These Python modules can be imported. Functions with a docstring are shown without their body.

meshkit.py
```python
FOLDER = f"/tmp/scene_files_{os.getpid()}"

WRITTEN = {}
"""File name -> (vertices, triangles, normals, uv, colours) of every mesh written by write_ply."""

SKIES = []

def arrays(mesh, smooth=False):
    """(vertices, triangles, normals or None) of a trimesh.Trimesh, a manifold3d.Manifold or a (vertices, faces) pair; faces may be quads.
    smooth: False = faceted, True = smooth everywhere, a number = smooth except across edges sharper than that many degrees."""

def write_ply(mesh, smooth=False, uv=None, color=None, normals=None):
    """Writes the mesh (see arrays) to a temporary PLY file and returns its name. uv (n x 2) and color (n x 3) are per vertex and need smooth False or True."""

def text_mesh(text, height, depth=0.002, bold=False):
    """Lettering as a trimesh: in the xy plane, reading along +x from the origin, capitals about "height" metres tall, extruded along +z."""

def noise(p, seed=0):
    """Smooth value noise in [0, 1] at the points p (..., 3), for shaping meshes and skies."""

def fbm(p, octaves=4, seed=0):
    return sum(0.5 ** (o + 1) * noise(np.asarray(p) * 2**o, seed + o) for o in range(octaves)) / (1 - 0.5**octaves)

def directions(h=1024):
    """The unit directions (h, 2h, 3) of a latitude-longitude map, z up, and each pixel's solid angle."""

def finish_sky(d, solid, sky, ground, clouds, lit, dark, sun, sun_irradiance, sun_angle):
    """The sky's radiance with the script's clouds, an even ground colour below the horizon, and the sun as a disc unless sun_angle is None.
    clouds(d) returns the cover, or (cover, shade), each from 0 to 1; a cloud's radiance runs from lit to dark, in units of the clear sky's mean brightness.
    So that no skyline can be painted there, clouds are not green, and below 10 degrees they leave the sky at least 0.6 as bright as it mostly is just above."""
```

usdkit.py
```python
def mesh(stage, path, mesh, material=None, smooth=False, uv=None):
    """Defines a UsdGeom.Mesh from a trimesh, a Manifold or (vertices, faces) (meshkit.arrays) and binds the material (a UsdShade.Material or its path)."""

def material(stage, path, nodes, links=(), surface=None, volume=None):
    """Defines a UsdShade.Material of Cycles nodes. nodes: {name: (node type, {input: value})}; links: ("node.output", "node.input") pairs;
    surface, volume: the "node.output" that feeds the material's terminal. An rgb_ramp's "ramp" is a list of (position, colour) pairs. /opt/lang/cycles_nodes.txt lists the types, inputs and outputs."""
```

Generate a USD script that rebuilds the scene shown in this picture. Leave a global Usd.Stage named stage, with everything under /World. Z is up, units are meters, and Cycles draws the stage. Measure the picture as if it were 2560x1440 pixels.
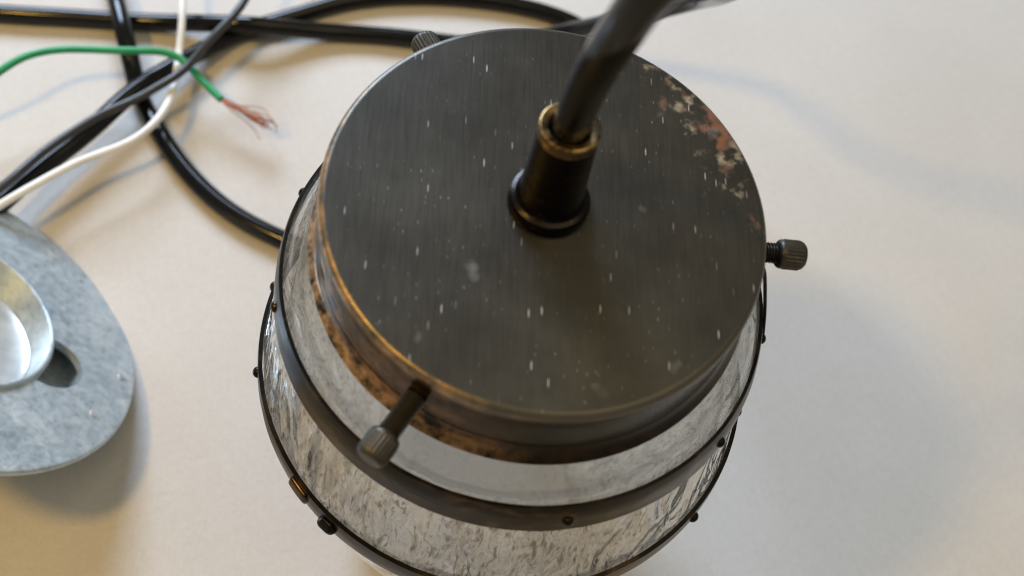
import math
import numpy as np, trimesh, manifold3d as m3, usdkit, meshkit
from scipy.interpolate import CubicSpline
from pxr import Usd, UsdGeom, UsdLux, UsdShade, Gf, Sdf

stage = Usd.Stage.CreateInMemory()
UsdGeom.SetStageUpAxis(stage, UsdGeom.Tokens.z)
UsdGeom.SetStageMetersPerUnit(stage, 1.0)
world = UsdGeom.Xform.Define(stage, '/World')
stage.SetDefaultPrim(world.GetPrim())
UsdGeom.Scope.Define(stage, '/World/Looks')
rng = np.random.default_rng(7)
PI = math.pi

# ------------------------------------------------------------------ camera
EYE = np.array([-.00248, -.13026, .34679])
PITCH, ROLL, FPX = 1.02577, .26374, 2800.0
FWD = np.array([0, math.cos(PITCH), -math.sin(PITCH)])
_r = np.array([1.0, 0, 0]); _u = np.cross(_r, FWD)
RIGHT = math.cos(ROLL) * _r + math.sin(ROLL) * _u
UP = math.cos(ROLL) * _u - math.sin(ROLL) * _r
cam = UsdGeom.Camera.Define(stage, '/World/camera')
M = Gf.Matrix4d(*RIGHT, 0, *UP, 0, *(-FWD), 0, *EYE, 1)
cam.AddTransformOp().Set(M)
cam.CreateHorizontalApertureAttr(36.0)
cam.CreateVerticalApertureAttr(36.0 * 9 / 16)
cam.CreateFocalLengthAttr(36.0 * FPX / 2560)
cam.CreateFStopAttr(13.0)
cam.CreateFocusDistanceAttr(.262)
cam.CreateClippingRangeAttr(Gf.Vec2f(.02, 50))
cam.CreateExposureAttr(-0.06)


def at(px, py, z):
    """The point at height z that the pixel (of the 2560 x 1440 photograph) looks at."""
    d = FWD * FPX + RIGHT * (px - 1280) - UP * (py - 720)
    return EYE + d * (z - EYE[2]) / d[2]


# ------------------------------------------------------------------ light
WARM_DIR = np.array([-.096, -.050, .167]); WARM_DIR /= np.linalg.norm(WARM_DIR)


def look(prim, eye, target):
    eye, target = np.array(eye, float), np.array(target, float)
    z = eye - target; z /= np.linalg.norm(z)
    x = np.cross([0, 0, 1], z); x /= np.linalg.norm(x)
    y = np.cross(z, x)
    UsdGeom.Xformable(prim).AddTransformOp().Set(Gf.Matrix4d(*x, 0, *y, 0, *z, 0, *eye, 1))


win = UsdLux.RectLight.Define(stage, '/World/window_light')
win.CreateWidthAttr(.44); win.CreateHeightAttr(.38)
win.CreateIntensityAttr(26.0); win.CreateColorAttr(Gf.Vec3f(.62, .765, .98))
look(win, (-.50, .70, .57), (-.02, 0, .03))
lamp = UsdLux.SphereLight.Define(stage, '/World/room_lamp')
lamp.CreateRadiusAttr(.036); lamp.CreateIntensityAttr(158.0); lamp.CreateColorAttr(Gf.Vec3f(1.0, .61, .15))
UsdGeom.Xformable(lamp).AddTranslateOp().Set(Gf.Vec3d(*(np.array([0, 0, .08]) + WARM_DIR * .70)))
warm_fill = UsdLux.RectLight.Define(stage, '/World/warm_fill_light')  # added unseen warm fill that lifts the shadows at right
warm_fill.CreateWidthAttr(1.2); warm_fill.CreateHeightAttr(1.2)
warm_fill.CreateIntensityAttr(1.25); warm_fill.CreateColorAttr(Gf.Vec3f(1.0, .83, .50))
look(warm_fill, (.55, -.10, 1.5), (.08, .05, 0))
dome = UsdLux.DomeLight.Define(stage, '/World/room_ambient')
amb = usdkit.material(stage, '/World/Looks/room_ambient', {
    "b": ("background_shader", {"color": (1.0, .94, .79), "strength": .235})}, [], surface="b.background")
UsdShade.MaterialBindingAPI.Apply(dome.GetPrim()).Bind(amb)

# ------------------------------------------------------------------ helpers
taken = {}


def path(name, parent=None):
    base = (parent.GetPath().pathString if parent else '/World') + '/' + name
    n = taken.get(base, -1) + 1
    taken[base] = n
    return base if n == 0 else f'{base}_{n:03d}'


def keys(p, **kw):
    for k, v in kw.items():
        if v:
            p.SetCustomDataByKey(k, v)
    return p


def obj(name, mesh, mat, parent=None, smooth=35, **kw):
    return keys(usdkit.mesh(stage, path(name, parent), mesh, mat, smooth=smooth).GetPrim(), **kw)


def thing(name, label, category, group=None, loc=(0, 0, 0)):
    x = UsdGeom.Xform.Define(stage, path(name))
    x.AddTranslateOp().Set(Gf.Vec3d(*map(float, loc)))
    return keys(x.GetPrim(), label=label, category=category, group=group)


def lathe(profile, n=128, frm=None):
    """Closed profile [(r, z)] turned about z; frm = (origin, x, y, z) moves it."""
    p = np.array(profile, float); k = len(p)
    a = np.linspace(0, 2 * PI, n, endpoint=False)
    v = np.stack([p[None, :, 0] * np.cos(a)[:, None], p[None, :, 0] * np.sin(a)[:, None], np.broadcast_to(p[:, 1], (n, k))], -1).reshape(-1, 3)
    i, j = np.meshgrid(np.arange(n), np.arange(k), indexing='ij')
    i2, j2 = (i + 1) % n, (j + 1) % k
    f = np.stack([i * k + j, i2 * k + j, i2 * k + j2, i * k + j2], -1).reshape(-1, 4)
    f = np.vstack([f[:, [0, 1, 2]], f[:, [0, 2, 3]]])
    t = trimesh.Trimesh(v, f, process=False)
    t.merge_vertices(); t.update_faces(t.nondegenerate_faces()); t.remove_unreferenced_vertices()
    if t.volume < 0:
        t.invert()
    if frm is not None:
        o, x, y, z = frm
        T = np.eye(4); T[:3, 0], T[:3, 1], T[:3, 2], T[:3, 3] = x, y, z, o
        t.apply_transform(T)
    return t


def solid(outline, n=64, frm=None):
    """Outline [(r, z)] from axis to axis."""
    return lathe(outline, n, frm)


def spline(points, step=.0012):
    p = np.array(points, float)
    d = np.r_[0, np.cumsum(np.linalg.norm(np.diff(p, axis=0), axis=1) ** .6)]
    s = CubicSpline(d, p)
    n = max(8, int(np.linalg.norm(np.diff(p, axis=0), axis=1).sum() / step))
    return s(np.linspace(0, d[-1], n))


def tube(pts, r, sides=18, wob=0.0, seed=1):
    """A round cord along pts, its ends closed and rounded; r a number or one per point."""
    p = np.array(pts, float); n = len(p)
    r = np.broadcast_to(np.asarray(r, float), (n,)).copy()
    t = np.gradient(p, axis=0); t /= np.linalg.norm(t, axis=1)[:, None]
    nrm = np.cross(t[0], [.3, .2, .9]); nrm /= np.linalg.norm(nrm)
    rings = []
    a = np.linspace(0, 2 * PI, sides, endpoint=False)
    for k in range(n):
        nrm = nrm - t[k] * (nrm @ t[k]); nrm /= np.linalg.norm(nrm)
        b = np.cross(t[k], nrm)
        rings.append(p[k] + r[k] * (np.cos(a)[:, None] * nrm + np.sin(a)[:, None] * b))
    v = np.vstack(rings + [p[:1] - t[:1] * r[0] * .25, p[-1:] + t[-1:] * r[-1] * .25])
    i, j = np.meshgrid(np.arange(n - 1), np.arange(sides), indexing='ij')
    j2 = (j + 1) % sides
    q = np.stack([i * sides + j, i * sides + j2, (i + 1) * sides + j2, (i + 1) * sides + j], -1).reshape(-1, 4)
    f = np.vstack([q[:, [0, 1, 2]], q[:, [0, 2, 3]]])
    j = np.arange(sides); j2 = (j + 1) % sides; e = (n - 1) * sides
    f = np.vstack([f, np.stack([np.full(sides, n * sides), j2, j], 1), np.stack([np.full(sides, n * sides + 1), e + j, e + j2], 1)])
    if wob:
        v = v + wob * np.stack([meshkit.noise(v * 160, seed + k) for k in range(3)], -1)
    return trimesh.Trimesh(v, f, process=False)


# ------------------------------------------------------------------ materials
def look_path(n):
    return '/World/Looks/' + n


def mat(name, nodes, links, surface="p.BSDF"):
    return usdkit.material(stage, look_path(name), nodes, links, surface=surface)


# woven off-white cloth of the tabletop: faint threads both ways, slow mottling
cloth = mat('cloth', {
    "g": ("geometry", {}),
    "mx": ("mapping", {"scale": (2300, 260, 1), "rotation": (0, 0, .26)}),
    "my": ("mapping", {"scale": (260, 2300, 1), "rotation": (0, 0, .26)}),
    "nx": ("noise_texture", {"scale": 1.0, "detail": 2.0}),
    "ny": ("noise_texture", {"scale": 1.0, "detail": 2.0}),
    "big": ("noise_texture", {"scale": 16.0, "detail": 3.0}),
    "sum": ("math", {"math_type": "add"}),
    "half": ("math", {"math_type": "multiply", "value2": .5}),
    "ramp": ("rgb_ramp", {"ramp": [(.30, (.535, .510, .482)), (.5, (.605, .582, .553)), (.72, (.655, .634, .606))]}),
    "tone": ("rgb_ramp", {"ramp": [(.35, (.95, .945, .94)), (.65, (1.0, 1.0, 1.0))]}),
    "m": ("mix", {"mix_type": "multiply", "fac": 1.0}),
    "b": ("bump", {"strength": .34, "distance": .0003}),
    "p": ("principled_bsdf", {"roughness": .92, "specular_ior_level": .2, "sheen_weight": .05}),
}, [("g.position", "mx.vector"), ("g.position", "my.vector"), ("mx.vector", "nx.vector"), ("my.vector", "ny.vector"), ("g.position", "big.vector"),
    ("nx.fac", "sum.value1"), ("ny.fac", "sum.value2"), ("sum.value", "half.value1"), ("half.value", "ramp.fac"), ("big.fac", "tone.fac"),
    ("ramp.color", "m.color1"), ("tone.color", "m.color2"), ("m.color", "p.base_color"), ("half.value", "b.height"), ("b.normal", "p.normal")])


def rubber(name, col, rough, spec=.5, dust=.0):
    return mat(name, {
        "g": ("geometry", {}),
        "n": ("noise_texture", {"scale": 90.0, "detail": 5.0, "roughness": .65}),
        "r": ("rgb_ramp", {"ramp": [(.35, tuple(c * .85 for c in col)), (.62, col), (.78, tuple(c + dust for c in col))]}),
        "rr": ("map_range", {"from_min": .3, "from_max": .7, "to_min": rough * .8, "to_max": rough * 1.25}),
        "b": ("bump", {"strength": .12, "distance": .0003}),
        "p": ("principled_bsdf", {"specular_ior_level": spec}),
    }, [("g.position", "n.vector"), ("n.fac", "r.fac"), ("r.color", "p.base_color"), ("n.fac", "rr.value"), ("rr.result", "p.roughness"), ("n.fac", "b.height"), ("b.normal", "p.normal")])


black_cord = rubber('black_cord', (.0065, .0064, .0062), .14, .27, .004)
black_wire = rubber('black_wire', (.028, .027, .028), .34, .5, .02)
white_wire = rubber('white_wire', (.90, .895, .87), .38, .5)
green_wire = rubber('green_wire', (.018, .34, .135), .36, .5, .01)
matte_cord = rubber('matte_cord', (.013, .013, .0125), .46, .4, .01)

copper = mat('copper', {"p": ("principled_bsdf", {"base_color": (.40, .155, .085), "metallic": .75, "roughness": .38})}, [])

# galvanised zinc: bluish grey, spangled and pitted
zinc = mat('zinc', {
    "g": ("geometry", {}),
    "n": ("noise_texture", {"scale": 95.0, "detail": 6.0, "roughness": .7, "distortion": .6}),
    "n2": ("noise_texture", {"scale": 420.0, "detail": 4.0, "roughness": .6}),
    "v": ("voronoi_texture", {"scale": 170.0}),
    "pit": ("rgb_ramp", {"ramp": [(0.0, (0, 0, 0)), (.10, (0, 0, 0)), (.17, (1, 1, 1)), (1.0, (1, 1, 1))]}),
    "r": ("rgb_ramp", {"ramp": [(.30, (.39, .47, .53)), (.48, (.52, .605, .655)), (.62, (.64, .71, .75)), (.75, (.54, .615, .66))]}),
    "r2": ("rgb_ramp", {"ramp": [(.3, (.80, .815, .825)), (.6, (1, 1, 1))]}),
    "m": ("mix", {"mix_type": "multiply", "fac": 1.0}),
    "m2": ("mix", {"mix_type": "multiply", "fac": .18}),
    "rr": ("map_range", {"from_min": .3, "from_max": .7, "to_min": .30, "to_max": .55}),
    "add": ("math", {"math_type": "multiply_add", "value2": .5}),
    "b": ("bump", {"strength": .55, "distance": .0005}),
    "p": ("principled_bsdf", {"metallic": .55}),
}, [("g.position", "n.vector"), ("g.position", "n2.vector"), ("g.position", "v.vector"), ("v.distance", "pit.fac"), ("n.fac", "r.fac"), ("n2.fac", "r2.fac"),
    ("r.color", "m.color1"), ("r2.color", "m.color2"), ("m.color", "m2.color1"), ("pit.color", "m2.color2"), ("m2.color", "p.base_color"),
    ("n2.fac", "rr.value"), ("rr.result", "p.roughness"), ("n2.fac", "add.value1"), ("n.fac", "add.value3"), ("add.value", "b.height"), ("b.normal", "p.normal")])
zinc_bright = mat('zinc_bright', {
    "g": ("geometry", {}),
    "n": ("noise_texture", {"scale": 150.0, "detail": 5.0}),
    "r": ("rgb_ramp", {"ramp": [(.3, (.62, .65, .66)), (.65, (.82, .84, .84))]}),
    "b": ("bump", {"strength": .2, "distance": .0004}),
    "p": ("principled_bsdf", {"metallic": .75, "roughness": .30}),
}, [("g.position", "n.vector"), ("n.fac", "r.fac"), ("r.color", "p.base_color"), ("n.fac", "b.height"), ("b.normal", "p.normal")])


def bronze(name, dark, warm, lo, hi, rough=.34, metal=.85, scale=120.0):
    return mat(name, {
        "g": ("geometry", {}),
        "mp": ("mapping", {"scale": (1, 1, 2.2)}),
        "n": ("noise_texture", {"scale": scale, "detail": 7.0, "roughness": .68, "distortion": .4}),
        "r": ("rgb_ramp", {"ramp": [(lo, dark), (hi, warm)]}),
        "rr": ("map_range", {"from_min": .3, "from_max": .7, "to_min": rough * 1.3, "to_max": rough * .75}),
        "b": ("bump", {"strength": .25, "distance": .0003}),
        "p": ("principled_bsdf", {"metallic": metal}),
    }, [("g.position", "mp.vector"), ("mp.vector", "n.vector"), ("n.fac", "r.fac"), ("r.color", "p.base_color"), ("n.fac", "rr.value"), ("rr.result", "p.roughness"), ("n.fac", "b.height"), ("b.normal", "p.normal")])


band_metal = bronze('band_metal', (.012, .010, .008), (.14, .085, .04), .52, .84, .30)
screw_metal = bronze('screw_metal', (.062, .058, .051), (.17, .14, .10), .48, .80, .46, .75)
stem_metal = bronze('stem_metal', (.014, .012, .011), (.24, .10, .045), .56, .90, .24, scale=230.0)
brass_edge = bronze('brass_edge', (.05, .033, .017), (.60, .40, .17), .40, .66, .34, .95, 260.0)

# cap: blackened steel, brushed one way, dusty and scratched, with worn patches at one edge
STREAK = math.atan2(-.00405596, .01881565)          # brushing and smear direction, turned from y
cap_metal = mat('cap_metal', {
    "g": ("texture_coordinate", {}),
    "sep": ("separate_xyz", {}),
    "sepn": ("separate_xyz", {}),
    "br": ("mapping", {"rotation": (0, 0, STREAK), "scale": (1, 1, 1)}),
    "st": ("mapping", {"scale": (2600, 110, 900)}),
    "sn": ("noise_texture", {"scale": 1.0, "detail": 3.0}),
    "cl": ("noise_texture", {"scale": 46.0, "detail": 5.0, "roughness": .6}),
    "base": ("rgb_ramp", {"ramp": [(.3, (.050, .047, .041)), (.52, (.068, .064, .055)), (.72, (.090, .085, .072))]}),
    "bv": ("rgb_ramp", {"ramp": [(.3, (.95, .95, .95)), (.7, (1.04, 1.04, 1.04))]}),
    "m0": ("mix", {"mix_type": "multiply", "fac": 1.0}),
    # dust specks in two sets, drawn into dashes as camera shake smears them
    "d1m": ("mapping", {"scale": (470, 58, 1), "rotation": (0, 0, .05)}), "d1": ("voronoi_texture", {"scale": 1.0, "dimensions": "2D"}),
    "d1t": ("rgb_ramp", {"ramp": [(0, (1, 1, 1)), (.04, (1, 1, 1)), (.065, (0, 0, 0)), (1, (0, 0, 0))]}),
    "d1s": ("separate_color", {}),
    "d1r": ("map_range", {"from_min": .66, "from_max": 1.0, "to_min": 0.0, "to_max": .78, "clamp": True}),
    "d1x": ("math", {"math_type": "multiply"}),
    "d2m": ("mapping", {"scale": (900, 150, 1), "location": (.37, .11, 0), "rotation": (0, 0, -.10)}), "d2": ("voronoi_texture", {"scale": 1.0, "dimensions": "2D"}),
    "d2t": ("rgb_ramp", {"ramp": [(0, (1, 1, 1)), (.035, (1, 1, 1)), (.07, (0, 0, 0)), (1, (0, 0, 0))]}),
    "d2s": ("separate_color", {}),
    "d2r": ("map_range", {"from_min": .45, "from_max": 1.0, "to_min": 0.0, "to_max": .34, "clamp": True}),
    "d2x": ("math", {"math_type": "multiply"}),
    "dm": ("map_range", {"from_min": .42, "from_max": .60, "to_min": .1, "to_max": 1.6, "clamp": True}), "d2y": ("math", {"math_type": "multiply"}),
    # smudges
    "sm": ("noise_texture", {"scale": 125.0, "detail": 2.5, "roughness": .5}),
    "smt": ("map_range", {"from_min": .68, "from_max": .84, "to_min": 0.0, "to_max": .34, "clamp": True}),
    "mx1": ("math", {"math_type": "maximum"}), "mx2": ("math", {"math_type": "maximum"}),
    "m1": ("mix", {"color2": (.62, .62, .60)}),
    # worn, rusty patch near the far right edge
    "off": ("vector_math", {"math_type": "dot_product", "vector2": (.682, .731, 0)}),
    "reg": ("map_range", {"from_min": .026, "from_max": .0445, "to_min": -.12, "to_max": .22, "clamp": True}),
    "rn": ("noise_texture", {"scale": 290.0, "detail": 3.0, "roughness": .55}),
    "ra": ("math", {"math_type": "add"}),
    "rt": ("map_range", {"from_min": .64, "from_max": .78, "to_min": 0.0, "to_max": .78, "clamp": True}),
    "rc": ("noise_texture", {"scale": 150.0, "detail": 1.0}),
    "rcr": ("rgb_ramp", {"ramp": [(.40, (.24, .10, .055)), (.50, (.12, .07, .045)), (.60, (.40, .36, .27))]}),
    "m2": ("mix", {}),
    # worn brass; warm lamp gleam on left rim, side and flange painted in
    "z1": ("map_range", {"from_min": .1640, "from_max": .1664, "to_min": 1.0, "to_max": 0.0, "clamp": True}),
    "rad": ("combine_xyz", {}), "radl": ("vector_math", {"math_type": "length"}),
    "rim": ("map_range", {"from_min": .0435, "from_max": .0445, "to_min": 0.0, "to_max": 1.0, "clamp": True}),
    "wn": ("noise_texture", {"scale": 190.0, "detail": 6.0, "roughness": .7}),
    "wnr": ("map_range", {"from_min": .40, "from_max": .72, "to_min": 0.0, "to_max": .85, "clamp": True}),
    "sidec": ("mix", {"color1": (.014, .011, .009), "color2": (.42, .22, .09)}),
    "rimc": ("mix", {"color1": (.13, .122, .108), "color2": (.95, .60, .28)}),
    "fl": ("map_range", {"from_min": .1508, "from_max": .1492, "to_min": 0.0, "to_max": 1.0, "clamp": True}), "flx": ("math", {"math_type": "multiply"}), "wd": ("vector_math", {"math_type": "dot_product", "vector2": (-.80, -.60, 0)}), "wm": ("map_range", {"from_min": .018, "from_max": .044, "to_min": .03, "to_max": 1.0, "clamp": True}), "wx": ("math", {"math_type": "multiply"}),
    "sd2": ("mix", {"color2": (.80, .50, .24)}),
    "m3": ("mix", {}), "m4": ("mix", {}),
    "b": ("bump", {"strength": .035, "distance": .00012}),
    "rr": ("map_range", {"from_min": .3, "from_max": .7, "to_min": .37, "to_max": .44}),
    "r1": ("math", {"math_type": "multiply", "value2": .35}), "r2": ("math", {"math_type": "add"}),
    "rz": ("mix_float", {"b": .17}),
    "met": ("map_range", {"from_min": 0.0, "from_max": .6, "to_min": .82, "to_max": .1, "clamp": True}),
    "p": ("principled_bsdf", {"anisotropic": .3, "specular_ior_level": .25}),
}, [("g.object", "sep.vector"), ("g.object", "br.vector"), ("br.vector", "st.vector"), ("st.vector", "sn.vector"), ("g.object", "cl.vector"),
    ("cl.fac", "base.fac"), ("sn.fac", "bv.fac"), ("base.color", "m0.color1"), ("bv.color", "m0.color2"),
    ("br.vector", "d1m.vector"), ("d1m.vector", "d1.vector"), ("d1.distance", "d1t.fac"), ("d1.color", "d1s.color"), ("d1s.r", "d1r.value"), ("d1r.result", "d1x.value1"), ("d1t.color", "d1x.value2"),
    ("br.vector", "d2m.vector"), ("d2m.vector", "d2.vector"), ("d2.distance", "d2t.fac"), ("d2.color", "d2s.color"), ("d2s.g", "d2r.value"), ("d2r.result", "d2x.value1"), ("d2t.color", "d2x.value2"), ("cl.fac", "dm.value"), ("dm.result", "d2y.value1"), ("d2x.value", "d2y.value2"),
    ("g.object", "sm.vector"), ("sm.fac", "smt.value"), ("d1x.value", "mx1.value1"), ("d2y.value", "mx1.value2"), ("mx1.value", "mx2.value1"), ("smt.result", "mx2.value2"),
    ("m0.color", "m1.color1"), ("mx2.value", "m1.fac"),
    ("g.object", "off.vector1"), ("off.value", "reg.value"), ("g.object", "rn.vector"), ("rn.fac", "ra.value1"), ("reg.result", "ra.value2"), ("ra.value", "rt.value"),
    ("g.object", "rc.vector"), ("rc.fac", "rcr.fac"), ("m1.color", "m2.color1"), ("rcr.color", "m2.color2"), ("rt.result", "m2.fac"),
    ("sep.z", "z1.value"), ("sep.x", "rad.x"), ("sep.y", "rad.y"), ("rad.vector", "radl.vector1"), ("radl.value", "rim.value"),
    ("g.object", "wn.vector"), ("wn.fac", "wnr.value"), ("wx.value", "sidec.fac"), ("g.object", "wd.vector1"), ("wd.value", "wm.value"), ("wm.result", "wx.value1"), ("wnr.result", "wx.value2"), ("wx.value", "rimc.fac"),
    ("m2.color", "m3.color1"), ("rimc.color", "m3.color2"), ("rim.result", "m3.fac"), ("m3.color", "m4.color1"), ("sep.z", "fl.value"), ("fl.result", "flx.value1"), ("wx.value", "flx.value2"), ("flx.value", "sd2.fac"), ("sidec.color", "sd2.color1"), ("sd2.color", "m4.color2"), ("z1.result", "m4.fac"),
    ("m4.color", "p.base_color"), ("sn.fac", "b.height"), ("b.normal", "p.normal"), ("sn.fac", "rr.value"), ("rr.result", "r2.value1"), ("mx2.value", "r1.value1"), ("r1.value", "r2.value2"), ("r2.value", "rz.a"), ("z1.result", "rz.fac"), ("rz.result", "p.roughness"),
    ("rt.result", "met.value"), ("met.result", "p.metallic")])

# the shade: clear old glass, rippled below the first hoop
glass = mat('glass', {
    "g": ("geometry", {}),
    "sep": ("separate_xyz", {}),
    "mp": ("mapping", {"scale": (1, 1, .30)}),
    "n": ("noise_texture", {"scale": 120.0, "detail": 2.0, "roughness": .45, "distortion": 1.0}),
    "sm": ("mapping", {"scale": (1, 1, .16)}),
    "sn": ("noise_texture", {"scale": 520.0, "detail": 3.0, "roughness": .6, "distortion": 1.6}),
    "sr": ("map_range", {"from_min": .55, "from_max": .65, "to_min": 0.0, "to_max": .85, "clamp": True}),
    "zm": ("map_range", {"from_min": .1290, "from_max": .1330, "to_min": 1.0, "to_max": .10, "clamp": True}),
    "sx": ("math", {"math_type": "multiply"}),
    "base": ("mix", {"color1": (.995, .993, .975), "color2": (.95, .94, .915)}),
    "col": ("mix", {"color2": (.17, .15, .135)}),  # dark refraction streaks painted into the glass tint
    "mask": ("map_range", {"from_min": .128, "from_max": .140, "to_min": 1.0, "to_max": .02, "clamp": True}),
    "h": ("math", {"math_type": "multiply"}),
    "b": ("bump", {"strength": 1.0, "distance": .0024}),
    "gl": ("glass_bsdf", {"color": (.97, .98, .97), "roughness": .0, "IOR": 1.46}),
    "tr": ("transparent_bsdf", {"color": (.97, .975, .97)}),
    "mf": ("mix_float", {"a": .68, "b": .40}), "mx": ("mix_closure", {}),
    "b2": ("bump", {"strength": 1.0, "distance": .0050}),
    "fr": ("fresnel", {"IOR": 1.8}), "nb": ("math", {"math_type": "subtract", "value1": 1.0}), "frx": ("math", {"math_type": "multiply"}), "gs": ("glossy_bsdf", {"color": (1, 1, 1), "roughness": .05}), "top": ("mix_closure", {}),
}, [("g.position", "sep.vector"), ("g.position", "mp.vector"), ("mp.vector", "n.vector"), ("sep.z", "mask.value"), ("n.fac", "h.value1"), ("mask.result", "h.value2"), ("h.value", "b.height"),
    ("g.position", "sm.vector"), ("sm.vector", "sn.vector"), ("sn.fac", "sr.value"), ("sep.z", "zm.value"), ("sr.result", "sx.value1"), ("zm.result", "sx.value2"), ("zm.result", "base.fac"), ("base.color", "col.color1"), ("sx.value", "col.fac"), ("col.color", "gl.color"), ("col.color", "tr.color"),
    ("zm.result", "mf.fac"), ("mf.result", "mx.fac"), ("b.normal", "gl.normal"), ("gl.BSDF", "mx.closure1"), ("tr.BSDF", "mx.closure2"), ("h.value", "b2.height"), ("b2.normal", "gs.normal"), ("g.backfacing", "nb.value2"), ("nb.value", "frx.value1"), ("fr.fac", "frx.value2"), ("frx.value", "top.fac"), ("mx.closure", "top.closure1"), ("gs.BSDF", "top.closure2")], surface="top.closure")
porcelain = mat('dark_socket', {"p": ("principled_bsdf", {"base_color": (.02, .02, .02), "roughness": .4})}, [])

# ------------------------------------------------------------------ tabletop
g = 40
xs = np.linspace(-.9, .9, g)
X, Y = np.meshgrid(xs, xs, indexing='ij')
V = np.stack([X, Y, np.zeros_like(X)], -1).reshape(-1, 3)
i, j = np.meshgrid(np.arange(g - 1), np.arange(g - 1), indexing='ij')
F = np.stack([i * g + j, (i + 1) * g + j, (i + 1) * g + j + 1, i * g + j + 1], -1).reshape(-1, 4)
obj('tabletop', (V, F), cloth, smooth=True, kind='structure')

# ------------------------------------------------------------------ pendant lamp
HT = .167
lampo = thing('pendant_lamp', 'glass pendant lamp with round black metal cap, hoops and thumbscrews, standing on the pale cloth', 'pendant lamp')


def arc(c, r, a0, a1, n=6):
    a = np.linspace(a0, a1, n)
    return [(c[0] + r * math.cos(t), c[1] + r * math.sin(t)) for t in a]


cap_profile = ([(0, HT), (.012, HT), (.025, HT), (.036, HT)] + arc((.0434, HT - .0016), .0016, PI / 2, 0, 9) + [(.0450, .160), (.0449, .1535), (.0452, .1512)]
               + [(.0461, .1494)] + arc((.0463, .1477), .0009, .6, -PI / 2, 6) + [(.0450, .1470), (.0440, .152), (.0438, .162), (.036, .1640), (0, .1640)])
TILT = Gf.Matrix4d().SetTranslate(Gf.Vec3d(0, 0, -.160)) * Gf.Matrix4d().SetRotate(Gf.Rotation(Gf.Vec3d(.94, .34, 0), 3.0)) * Gf.Matrix4d().SetTranslate(Gf.Vec3d(0, 0, .160))
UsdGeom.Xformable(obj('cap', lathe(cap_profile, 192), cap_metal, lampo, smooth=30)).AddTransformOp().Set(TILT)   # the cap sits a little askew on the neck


def frame(o, z):
    z = np.array(z, float); z /= np.linalg.norm(z)
    x = np.cross(z, [.1, .2, 1.0]) if abs(z[2]) < .9 else np.cross(z, [0, 1.0, .1])
    x /= np.linalg.norm(x)
    return (np.array(o, float), x, np.cross(z, x), z)


def bump_cyl(prof, n, ridges, depth, zlo, zhi, fr):
    t = lathe(prof, n)
    v = t.vertices.copy()
    r = np.hypot(v[:, 0], v[:, 1]); a = np.arctan2(v[:, 1], v[:, 0])
    m = (v[:, 2] > zlo) & (v[:, 2] < zhi) & (r > 1e-4)
    s = 1 - depth * (.5 + .5 * np.cos(a * ridges)) * m / np.maximum(r, 1e-6)
    v[:, 0] *= s; v[:, 1] *= s
    o, x, y, z = fr
    return trimesh.Trimesh(o + v[:, :1] * x + v[:, 1:2] * y + v[:, 2:] * z, t.faces, process=False)


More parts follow.
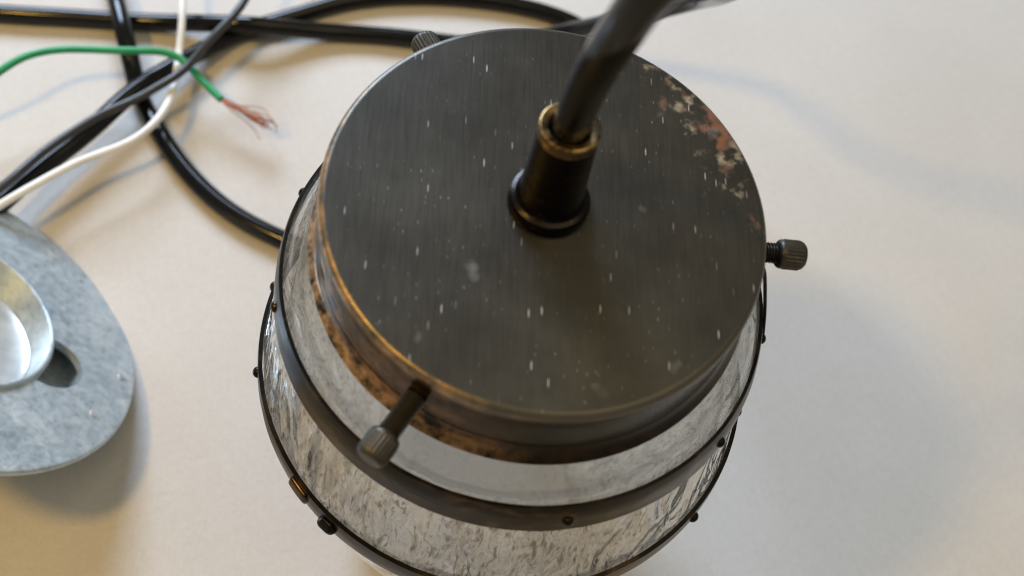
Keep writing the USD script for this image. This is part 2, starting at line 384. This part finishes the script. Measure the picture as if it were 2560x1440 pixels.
for az, out0 in ((11.5, .0016), (251.2, .0054), (132.5, -.0012)):
    a = math.radians(az); d = np.array([math.cos(a), math.sin(a), 0])
    fr = frame(d * .0430 + [0, 0, .1570], d)
    sl = .0030 + .0030 + out0
    th = [(0, 0)]
    n_th = int(sl / .00062)
    for k in range(n_th):
        z = k * sl / n_th
        th += [(.00158, z), (.00166, z + sl / n_th * .18), (.00222, z + sl / n_th * .5), (.00166, z + sl / n_th * .82)]
    th += [(.0015, sl), (0, sl)]
    sc = obj('thumbscrew', lathe(th, 24, fr), screw_metal, lampo, smooth=25)
    UsdGeom.Xformable(sc).AddTransformOp().Set(TILT)
    o = fr[0] + d * (sl - .0004)
    hp = [(0, 0), (.0023, 0), (.0029, .0005), (.0031, .0009), (.0031, .0013), (.00322, .0016), (.00322, .0048), (.0029, .0056), (.0024, .0061), (0, .0062)]
    obj('knurled_head', bump_cyl(hp, 144, 24, .00022, .00155, .00515, (o, *fr[1:])), screw_metal, sc, smooth=40)

# cord grip in the middle of the cap
axz = np.array([.004, -.003, 1.0])
gf = frame((0, 0, HT - .0002), axz)
st = obj('strain_relief', lathe([(0, 0), (.0080, 0), (.0083, .0005), (.0082, .0020), (.0078, .0028), (.0070, .0032), (.0064, .0042), (.0060, .0140), (.0057, .0225), (.0055, .0225), (.0044, .0225), (.0044, .012), (0, .011)], 72, gf), stem_metal, lampo, smooth=30)
top = gf[0] + gf[3] * .0215
obj('brass_ring', lathe([(.0037, 0)] + [(.0057, 0), (.0058, .0022)] + arc((.0053, .0026), .0005, 0, PI / 2, 5) + [(.0042, .0029), (.0037, .0022)], 64, (top, *gf[1:])), brass_edge, st)

# glass shade, open below, standing on its rim
outer = [(.0412, .1600), (.0414, .1500), (.0430, .1462), (.0470, .1432), (.0505, .1408), (.0523, .1375), (.0533, .1310), (.0552, .1190), (.0573, .1060), (.0584, .0990), (.0577, .0900), (.0552, .0760), (.0505, .0570), (.0445, .0340), (.0390, .0130), (.0365, .0010)]


def fine(p, n):
    p = np.array(p); d = np.r_[0, np.cumsum(np.linalg.norm(np.diff(p, axis=0), axis=1))]
    s = CubicSpline(d, p)
    return s(np.linspace(0, d[-1], n))


oo = fine(outer, 90)
tt = np.gradient(oo, axis=0); tt /= np.linalg.norm(tt, axis=1)[:, None]
inn = oo - .0034 * np.stack([-tt[:, 1], tt[:, 0]], -1)
if inn[40, 0] > oo[40, 0]:
    inn = oo + .0034 * np.stack([-tt[:, 1], tt[:, 0]], -1)
inn[:, 1] = np.maximum(inn[:, 1], 0.0012)
prof = list(map(tuple, oo)) + [(oo[-1, 0] - .0007, .0), (inn[-1, 0] + .0007, .0)] + list(map(tuple, inn[::-1]))
gm = lathe(prof, 220)
v = gm.vertices
rad = v[:, :2] / np.maximum(np.linalg.norm(v[:, :2], axis=1), 1e-6)[:, None]
rip = meshkit.noise(v * np.array([95, 95, 50.]), 4) * .00075 + meshkit.noise(v * np.array([230, 230, 120.]), 9) * .00022
msk = np.clip((.142 - v[:, 2]) / .010, .04, 1)
v = v + np.c_[rad * (rip * msk)[:, None], np.zeros(len(v))]
obj('glass_shade', trimesh.Trimesh(v, gm.faces, process=False), glass, lampo, smooth=50)
obj('lamp_socket', lathe([(0, .1638), (.016, .1638), (.016, .136), (.0145, .122), (.012, .121), (.012, .130), (0, .131)], 48), porcelain, lampo)


def ring_r(z):
    return np.interp(z, oo[::-1, 1], oo[::-1, 0])


def hoop(z0, z1, off, t, name, rivets, rr, seed):
    zz = np.linspace(z0, z1, 6)
    outp = [(ring_r(z) + off + t, z) for z in zz]; inp = [(ring_r(z) + off, z) for z in zz[::-1]]
    m = lathe(outp + inp, 200)
    v = m.vertices
    w = meshkit.noise(v * 60, seed)
    rad = v[:, :2] / np.linalg.norm(v[:, :2], axis=1)[:, None]
    m = trimesh.Trimesh(v + np.c_[rad * (w * .00028 + meshkit.noise(v * 330, seed + 1) * .00008)[:, None], w * .0007 + meshkit.noise(v * 240, seed + 2) * .00016], m.faces, process=False)
    h = obj(name, m, band_metal, lampo, smooth=30)
    zc = (z0 + z1) / 2
    for k, az in enumerate(rivets):
        a = math.radians(az); d = np.array([math.cos(a), math.sin(a), .12])
        o = np.array([math.cos(a), math.sin(a), 0]) * (ring_r(zc) + off + t - .0003) + [0, 0, zc]
        dome_p = [(0, 0), (rr, 0), (rr, .0005)] + [(rr * math.cos(q), .0005 + rr * .85 * math.sin(q)) for q in np.linspace(.15, PI / 2 - .1, 5)] + [(0, .0005 + rr * .85)]
        obj('rivet', lathe(dome_p, 20, frame(o, d)), band_metal, h, smooth=50)
    return h


h1 = hoop(.1298, .1385, .0004, .0008, 'metal_hoop', [3, 33, 63, 93, 123, 150, 171, 203, 292, 333], .0013, 3)
h2 = hoop(.0962, .1022, .0004, .0010, 'metal_hoop', [2, 32, 62, 92, 122, 152, 178, 201, 332], .0014, 5)
# lapped ends of the lower hoop
za = .0992
for az, w, tt_, hh in ((231.5, 4.5, .0018, .0040), (241.5, 2.0, .0026, .0030)):
    rs = ring_r(za) + .0010
    sph = []
    for q in np.radians(np.linspace(az - w / 2, az + w / 2, 4)):
        for dz, rr_ in ((-hh / 2, .0007), (hh / 2, .0007), (0, tt_ * .62)):
            sph.append(m3.Manifold.sphere(rr_, 14).translate([(rs + tt_ * .3) * math.cos(q), (rs + tt_ * .3) * math.sin(q), za + dz + .0004 * math.sin(q * 40)]))
    b = m3.Manifold.batch_hull(sph)
    obj('hoop_lap', b, band_metal, h2, smooth=30)
# thin wire bail beside the right thumbscrew, hooked to the hoop
bail = spline([(.0452, .0060, .1535), (.0476, .0085, .1530), (.0500, .0078, .1480), (.0522, .0060, .1420), (.0545, .0034, .1345)], .0006)
obj('wire_bail', tube(bail, .00042, 8), band_metal, lampo)

# ------------------------------------------------------------------ cords
def depth_pt(px, py, dep):
    d = FWD * FPX + RIGHT * (px - 1280) - UP * (py - 720)
    return EYE + d / FPX * dep


CR = .00345
LAMP = np.array([0, 0, .08]) + WARM_DIR * .70


def sh(px, py, z):
    """The point at height z on the line from the lamp to the cloth at this pixel: where the raised cord must pass."""
    s = at(px, py, 0)
    return s + (LAMP - s) * z / LAMP[2]


lead = [top + gf[3] * -.010, top + gf[3] * .001, depth_pt(1497, 165, .1715), depth_pt(1572, 52, .1575), depth_pt(1665, -55, .1490), depth_pt(1765, -165, .1415), sh(2640, 925, .274), (.062, .066, .240), sh(2330, 455, .152), at(1740, 0, .078), at(1560, 47, .046), at(1400, 84, .020), at(1230, 112, .0075), at(1010, 94, .0040),
        at(800, 78, .0050), at(620, 62, .0108), at(460, 57, .0060), at(310, 52, .0036), at(150, 42, .0036), at(0, 33, .0036), at(-250, 12, .0036), at(-420, 20, .0036)]
obj('power_cord', tube(spline(lead), CR), black_cord, lampo, smooth=True)

coil = [at(255, -160, .0040), at(272, -80, .0075), at(290, 0, .0110), at(312, 90, .0118), at(335, 185, .0060), at(352, 245, .0036), at(390, 318, .0036), at(455, 415, .0036), at(560, 518, .0036), at(690, 592, .0036), at(900, 655, .0036),
        at(1200, 610, .0036), at(1480, 420, .0036), at(1560, 230, .0036), at(1500, 105, .0036), at(1390, 40, .0036), at(1220, 2, .0036), at(1040, -10, .0036), at(870, 4, .0036), at(720, 45, .0036), at(600, 82, .0036), at(511, 124, .0062), at(422, 172, .0096), at(355, 213, .0113),
        at(300, 257, .0113), at(245, 308, .0112), at(180, 362, .0115), at(111, 414, .0122), at(40, 474, .0135), at(-40, 548, .0140), at(-160, 660, .0125)]
c1 = obj('coiled_cord', tube(spline(coil), CR), black_cord, smooth=True)
keys(c1, label='loop of thick glossy black cord lying on the cloth left of and behind the lamp', category='cord')

blk = [at(640, -90, .024), at(612, 0, .024), at(572, 52, .0235), at(520, 105, .0215), at(470, 164, .0192), at(435, 193, .0187), at(400, 214, .0184), at(360, 237, .0180), at(311, 261, .0180), at(266, 280, .0180), at(185, 327, .0182), at(95, 391, .0190), at(0, 471, .0200), at(-110, 545, .017), at(-240, 660, .008)]
b1 = obj('black_wire', tube(spline(blk, .0010), .00155, 14), black_wire, smooth=True)
keys(b1, label='thin black insulated wire crossing over the white and green wires', category='wire')

wht = [at(452, -120, .0200), at(456, 0, .0180), at(454, 70, .0160), at(448, 130, .0128), at(441, 185, .0130), at(425, 245, .0150), at(392, 300, .0165), at(335, 348, .0172), at(270, 377, .0178), at(190, 408, .0185), at(100, 455, .0195), at(0, 513, .0200), at(-110, 590, .017), at(-240, 700, .008)]
w1 = obj('white_wire', tube(spline(wht, .0010), .00142, 14), white_wire, smooth=True)
keys(w1, label='white insulated wire curving down the left side over the black cord', category='wire')

gw = thing('green_wire', 'green insulated wire with a stripped end of frayed copper strands', 'wire')
grn = [at(-190, 330, .012), at(-90, 240, .020), at(0, 178, .0240), at(60, 143, .0245), at(150, 124, .0240), at(260, 125, .0225), at(350, 127, .0205), at(410, 131, .0185), at(455, 150, .0162), at(490, 185, .0150), at(522, 218, .0142), at(553, 249, .0135)]
obj('insulation', tube(spline(grn, .0008), .00140, 14), green_wire, gw, smooth=True)
s0, s1 = at(548, 244, .0136), at(690, 318, .0112)
for k in range(16):
    e = at(690 - rng.uniform(0, 42) + 6 * math.sin(k), 318 + rng.normal(0, 15), .0112 + rng.normal(0, .0012))
    a0 = s0 + rng.normal(0, .00042, 3)
    m1 = a0 * .62 + e * .38 + rng.normal(0, .00055, 3); m2 = a0 * .28 + e * .72 + rng.normal(0, .0009, 3)
    if k in (3, 11):
        m2 = m2 + np.array([.002, .0028, .0006])
    obj('copper_strand', tube(spline([a0, m1, m2, e], .001), .00021, 5), copper, gw, smooth=True)

# ------------------------------------------------------------------ zinc canopy, tilted
n = np.array([.4467, .5216, .7269]); n /= np.linalg.norm(n)
ax = np.cross([0, 1, 0], n); ax /= np.linalg.norm(ax); ay = np.cross(n, ax)
cc = np.array([-.1615, -.0012, .0414])
cano = thing('metal_canopy', 'grey galvanised round metal canopy with a raised ring and small hole, leaning on edge', 'lamp canopy', loc=(-.1606, .0001, 0))
P2 = [(.0298, -.0095), (.0312, -.0030)] + arc((.0322, .0009), .0007, PI, 0, 7) + [(.0331, .0001), (.0350, 0), (.0450, 0), (.0600, -.0004)] + arc((.0600, -.0016), .0012, PI / 2, -PI / 2, 7) + [(.0450, -.0040), (.0450, -.0122), (.0250, -.0150), (.0250, -.0300), (.0230, -.0300), (.0230, -.0140), (.0292, -.0118)]
body = lathe(P2, 160)
body.merge_vertices()
man = m3.Manifold(m3.Mesh(body.vertices.astype(np.float32), body.faces.astype(np.uint32)))
hole = m3.Manifold.cylinder(.012, .0106, .0106, 56).translate([.0332, -.0025, -.0065])
lipr = m3.Manifold.cylinder(.03, .0334, .0334, 96).translate([0, 0, -.02])
cav = m3.Manifold.cylinder(.0080, .0436, .0436, 96).translate([0, 0, -.0106]) - m3.Manifold.cylinder(.03, .0319, .0319, 96).translate([0, 0, -.02])
man = man - (hole - lipr) - cav
T = np.array([ax, ay, n])
loc = cc - np.array([-.1606, .0001, 0])


def on_canopy(t):
    if hasattr(t, 'to_mesh'):
        q = t.to_mesh(); vv, ff = q.vert_properties[:, :3], q.tri_verts
    else:
        vv, ff = t.vertices, t.faces
    return trimesh.Trimesh(vv @ T + loc, ff, process=False)


obj('plate', on_canopy(man), zinc, cano, smooth=28)
fl = lathe([(0, -.0112), (.018, -.0110), (.0270, -.0100), (.0298, -.0085), (.0298, -.0114), (.0270, -.0116), (0, -.0125)], 96)
obj('recess_floor', on_canopy(fl), zinc_bright, cano, smooth=30)

for k, (u, w, r0) in enumerate(((.0505, -.0153, .0011), (.0560, .0066, .0010), (.0340, .0440, .0006), (.0440, .0250, .0005), (.0200, -.0480, .0006))):  # added bright flat domes, standing in for window glints on the zinc
    sp = m3.Manifold.sphere(1.0, 20).scale([r0 * 1.2, r0 * 1.5, r0 * .16]).translate([u, w, -.0001])
    obj('glint_speck', on_canopy(sp), zinc_bright, cano, smooth=60)
